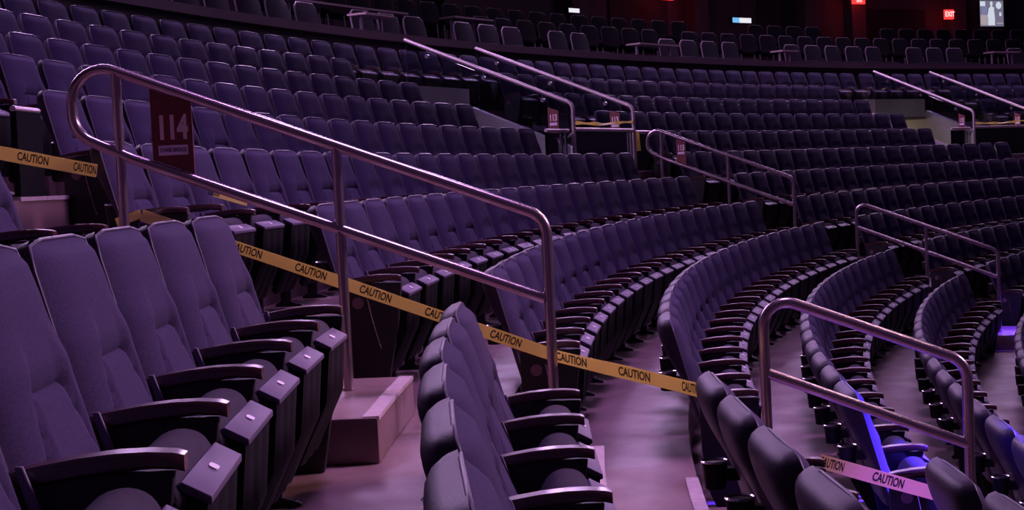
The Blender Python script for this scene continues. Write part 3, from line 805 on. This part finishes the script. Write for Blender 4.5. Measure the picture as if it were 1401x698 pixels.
def slab(fr, x0, x1, y0, y1, d0, d1):
    mb = MB(); vs = [fr @ Vector((x, y, z)) for z in (d0, d1) for x, y in ((x0, y0), (x1, y0), (x1, y1), (x0, y1))]
    mb.add(vs, [(3, 2, 1, 0), (4, 5, 6, 7), (0, 1, 5, 4), (1, 2, 6, 5), (2, 3, 7, 6), (3, 0, 4, 7)]); return mb
def exit_build(t, inv, fr, w, h):
    link('housing', slab(fr, -w / 2, w / 2, -h / 2, h / 2, -.08, 0).mesh('housing', [M['exitred']]), t, inv)
    vs, fs = text_verts('EXIT', h * .75, .001, .85, .004); mb = MB(); mb.add([fr @ (v + Vector((0, 0, .004))) for v in vs], fs)
    link('lettering', mb.mesh('lettering', [M['exitpale']]), t, inv)
    mb = MB(); mb.tube([fr @ Vector((0, h / 2, -.04)), fr @ Vector((0, h / 2 + (7.2 - t.location.z - h / 2), -.04))], .012, 6); link('hanger', mb.mesh('hanger', [M['blackmetal']], True), t, inv)
wallsign('exit_sign', 'glowing red EXIT sign left of the screen', 'sign', 39.9, 2.0325, 2.0255, 3.70, 3.95, exit_build)
wallsign('exit_sign', 'red EXIT sign cut by the top edge above the front chairs', 'sign', 39.9, 2.277, 2.268, 3.96, 4.16, exit_build)
wallsign('exit_sign', 'pinkish red EXIT sign cut by the top edge near the dark doorway', 'sign', 39.9, 2.113, 2.103, 4.06, 4.22, exit_build)
def lit_build(m1, m2, f):
    def b(t, inv, fr, w, h):
        link('housing', slab(fr, -w / 2 - .02, w / 2 + .02, -h / 2 - .02, h / 2 + .02, -.1, -.004).mesh('housing', [M['blackmetal']]), t, inv)
        if m1: link('blue_panel', slab(fr, -w / 2, -w / 2 + f * w, -h / 2, h / 2, -.003, 0).mesh('blue_panel', [M[m1]]), t, inv)
        link('white_panel', slab(fr, -w / 2 + f * w, w / 2, -h / 2, h / 2, -.003, 0).mesh('white_panel', [M[m2]]), t, inv)
        mb = MB(); mb.tube([fr @ Vector((0, h / 2, -.05)), fr @ Vector((0, 7.2 - t.location.z, -.05))], .012, 6); link('hanger', mb.mesh('hanger', [M['blackmetal']], True), t, inv)
    return b
wallsign('lit_sign', 'small lit sign half blue half white over the club chairs', 'sign', 39.8, 2.2215, 2.2055, 3.48, 3.60, lit_build('signblue', 'signwhite', .36))
wallsign('lit_sign', 'tiny lit white sign above the first stairwell', 'sign', 39.8, 2.358, 2.3495, 3.52, 3.61, lit_build(None, 'signwhite', 0))
def tv_build(t, inv, fr, w, h):
    link('bezel', slab(fr, -w / 2 - .03, w / 2 + .03, -h / 2 - .03, h / 2 + .03, -.07, -.003).mesh('bezel', [M['blackmetal']]), t, inv)
    sc_ = link('screen', slab(fr, -w / 2, w / 2, -h / 2, h / 2, -.003, 0).mesh('screen', [M['scr1']]), t, inv)
    def pic(nm, m, x0, x1, y0, y1): link(nm, slab(fr, x0 * w, x1 * w, y0 * h, y1 * h, .0005, .0015).mesh(nm, [M[m]]), sc_, Matrix())
    pic('window_image', 'scr2', -.49, -.27, .28, .46); pic('blue_image', 'scr4', -.44, -.2, -.05, .26); pic('cabinet_image', 'scr3', -.48, -.16, -.45, -.06)
    mb = MB()
    pts = [(-.16, -.46), (.12, -.46), (.13, -.2), (.10, .1), (.10, .22), (.02, .27), (.02, .30), (.05, .36), (.03, .46), (-.05, .46), (-.07, .36), (-.04, .29), (-.04, .27), (-.12, .2), (-.18, -.1), (-.15, -.2)]
    mb.add([fr @ Vector((x * w, y * h, .002)) for x, y in pts] + [fr @ Vector((x * w, y * h, .0005)) for x, y in pts], [tuple(range(len(pts))), tuple(range(2 * len(pts) - 1, len(pts) - 1, -1))])
    link('figure_image', mb.mesh('figure_image', [M['scr2']]), sc_, Matrix())
    mb = MB(); mb.cyl(fr @ Vector((.30 * w, .31 * h, .0005)), fr.to_3x3() @ Vector((0, 0, 1)), .12 * w, .0012, 20); link('disc_image', mb.mesh('disc_image', [M['scr2']]), sc_, Matrix())
    pic('cup_image', 'scr2', .32, .41, -.10, .04); pic('shelf_image', 'scr3', .2, .47, -.40, -.36)
    mb = MB(); mb.tube([fr @ Vector((0, 0, -.07)), fr @ Vector((0, 0, -.6))], .03, 8); link('wall_mount', mb.mesh('wall_mount', [M['blackmetal']], True), t, inv)
wallsign('television', 'lit screen showing a white figure on the upper wall', 'screen', 39.85, 2.0035, 1.983, 3.50, 4.20, tv_build)

# ------------------------------------------------------------------ light
w = bpy.data.worlds.new('World'); sc.world = w; w.use_nodes = True
w.node_tree.nodes['Background'].inputs['Color'].default_value = (.40, .17, .62, 1)
w.node_tree.nodes['Background'].inputs['Strength'].default_value = .085
def area(name, loc, target, size, power, color, spread=180):
    l = bpy.data.lights.new(name, 'AREA'); l.shape = 'DISK'; l.size = size; l.energy = power; l.color = color; l.spread = math.radians(spread)
    o = link(name, l); o.location = loc; o.rotation_euler = (Vector(target) - Vector(loc)).to_track_quat('-Z', 'Y').to_euler(); return o
def spot(name, loc, target, power, color, angle, blend=.4, rad_=.15):
    l = bpy.data.lights.new(name, 'SPOT'); l.energy = power; l.color = color; l.spot_size = math.radians(angle); l.spot_blend = blend; l.shadow_soft_size = rad_
    o = link(name, l); o.location = loc; o.rotation_euler = (Vector(target) - Vector(loc)).to_track_quat('-Z', 'Y').to_euler(); return o
def point(name, loc, power, color, r=.1):
    l = bpy.data.lights.new(name, 'POINT'); l.energy = power; l.color = color; l.shadow_soft_size = r
    o = link(name, l); o.location = loc; return o
area('arena_rig', (24, 11, 13), (-1.5, 2.5, -.8), 4, 165, (1, .56, .92), 30)
area('far_rig', (13, 34, 11), (1, 8, -1), 5, 500, (.86, .54, 1))
area('overhead_rig', (2, 8, 12), (.5, 8, -1), 3, 270, (.72, .37, 1), 80)
def added_strip(th, power, color, r=36.0, z=5.1):  # unseen strip lights added for armrest highlights and backlit seat tops
    l = bpy.data.lights.new('added_strip_light', 'AREA'); l.shape = 'RECTANGLE'; l.size = 4.6; l.size_y = .7; l.energy = power; l.color = color
    o = link('added_strip_light', l); o.location = P(r, th, z); o.rotation_euler = (P(8, th, -2) - P(r, th, z)).to_track_quat('-Z', 'Z').to_euler()
for i in range(8): added_strip(2.93 - i * .145, 270 if i < 5 else 130, (.80, .48, 1))
spot('step_spot', (8.5, 9.5, 9), (-.35, 5.3, -.9), 2300, (1, .56, .50), 12, .9, .4)
spot('blue_spot', (16, 6, 9), P(27.95, 3.054, -1.42), 420000, (.07, .03, 1), 4.2, .9, .1)
spot('violet_spot', (9, -4, 7), P(28.36, 3.106, -1.13), 32000, (.20, .04, 1), 2.3, 1, .08)
spot('blue_spot', (20, 12, 9), P(27.1, 2.658, -2.0), 150000, (.12, .03, 1), 3.4, .8, .1)
point('tunnel_lamp', P(35.6, TH_C, .55), 25, (1, .78, .42), .1)
point('tunnel_lamp', P(33.6, TH_C, -.1), 9, (.9, 1, .5), .1)
point('tunnel_lamp', P(35.6, TH_B, .55), 8, (.8, .8, .75), .1)
point('tunnel_lamp', P(33.4, TH_B, -.1), 5, (.9, .8, .9), .1)
for tt, zz, pw in ((2.272, 3.9, 7), (2.108, 3.95, 6), (2.029, 3.65, 2.5)): point('exit_glow', P(39.4, tt, zz), pw, (1, .05, .08), .1)

# ------------------------------------------------------------------ camera
cam = bpy.data.cameras.new('Camera'); cam.sensor_fit = 'HORIZONTAL'; cam.sensor_width = 36; cam.lens = FPX / 1401 * 36; cam.clip_start = .02; cam.clip_end = 300
co = bpy.data.objects.new('Camera', cam); col.objects.link(co); sc.camera = co
Rv = Vector((cr_, -sr_ * sp_, sr_ * cp)); Uv = Vector((-sr_, -cr_ * sp_, cr_ * cp)); Fv = Vector((0, cp, sp_))
m4 = Matrix((Rv, Uv, -Fv)).transposed().to_4x4(); co.matrix_world = m4
sc.view_settings.view_transform = 'Standard'; sc.view_settings.look = 'None'; sc.view_settings.gamma = 1
sc.view_settings.use_curve_mapping = False; sc.view_settings.exposure = -0.08
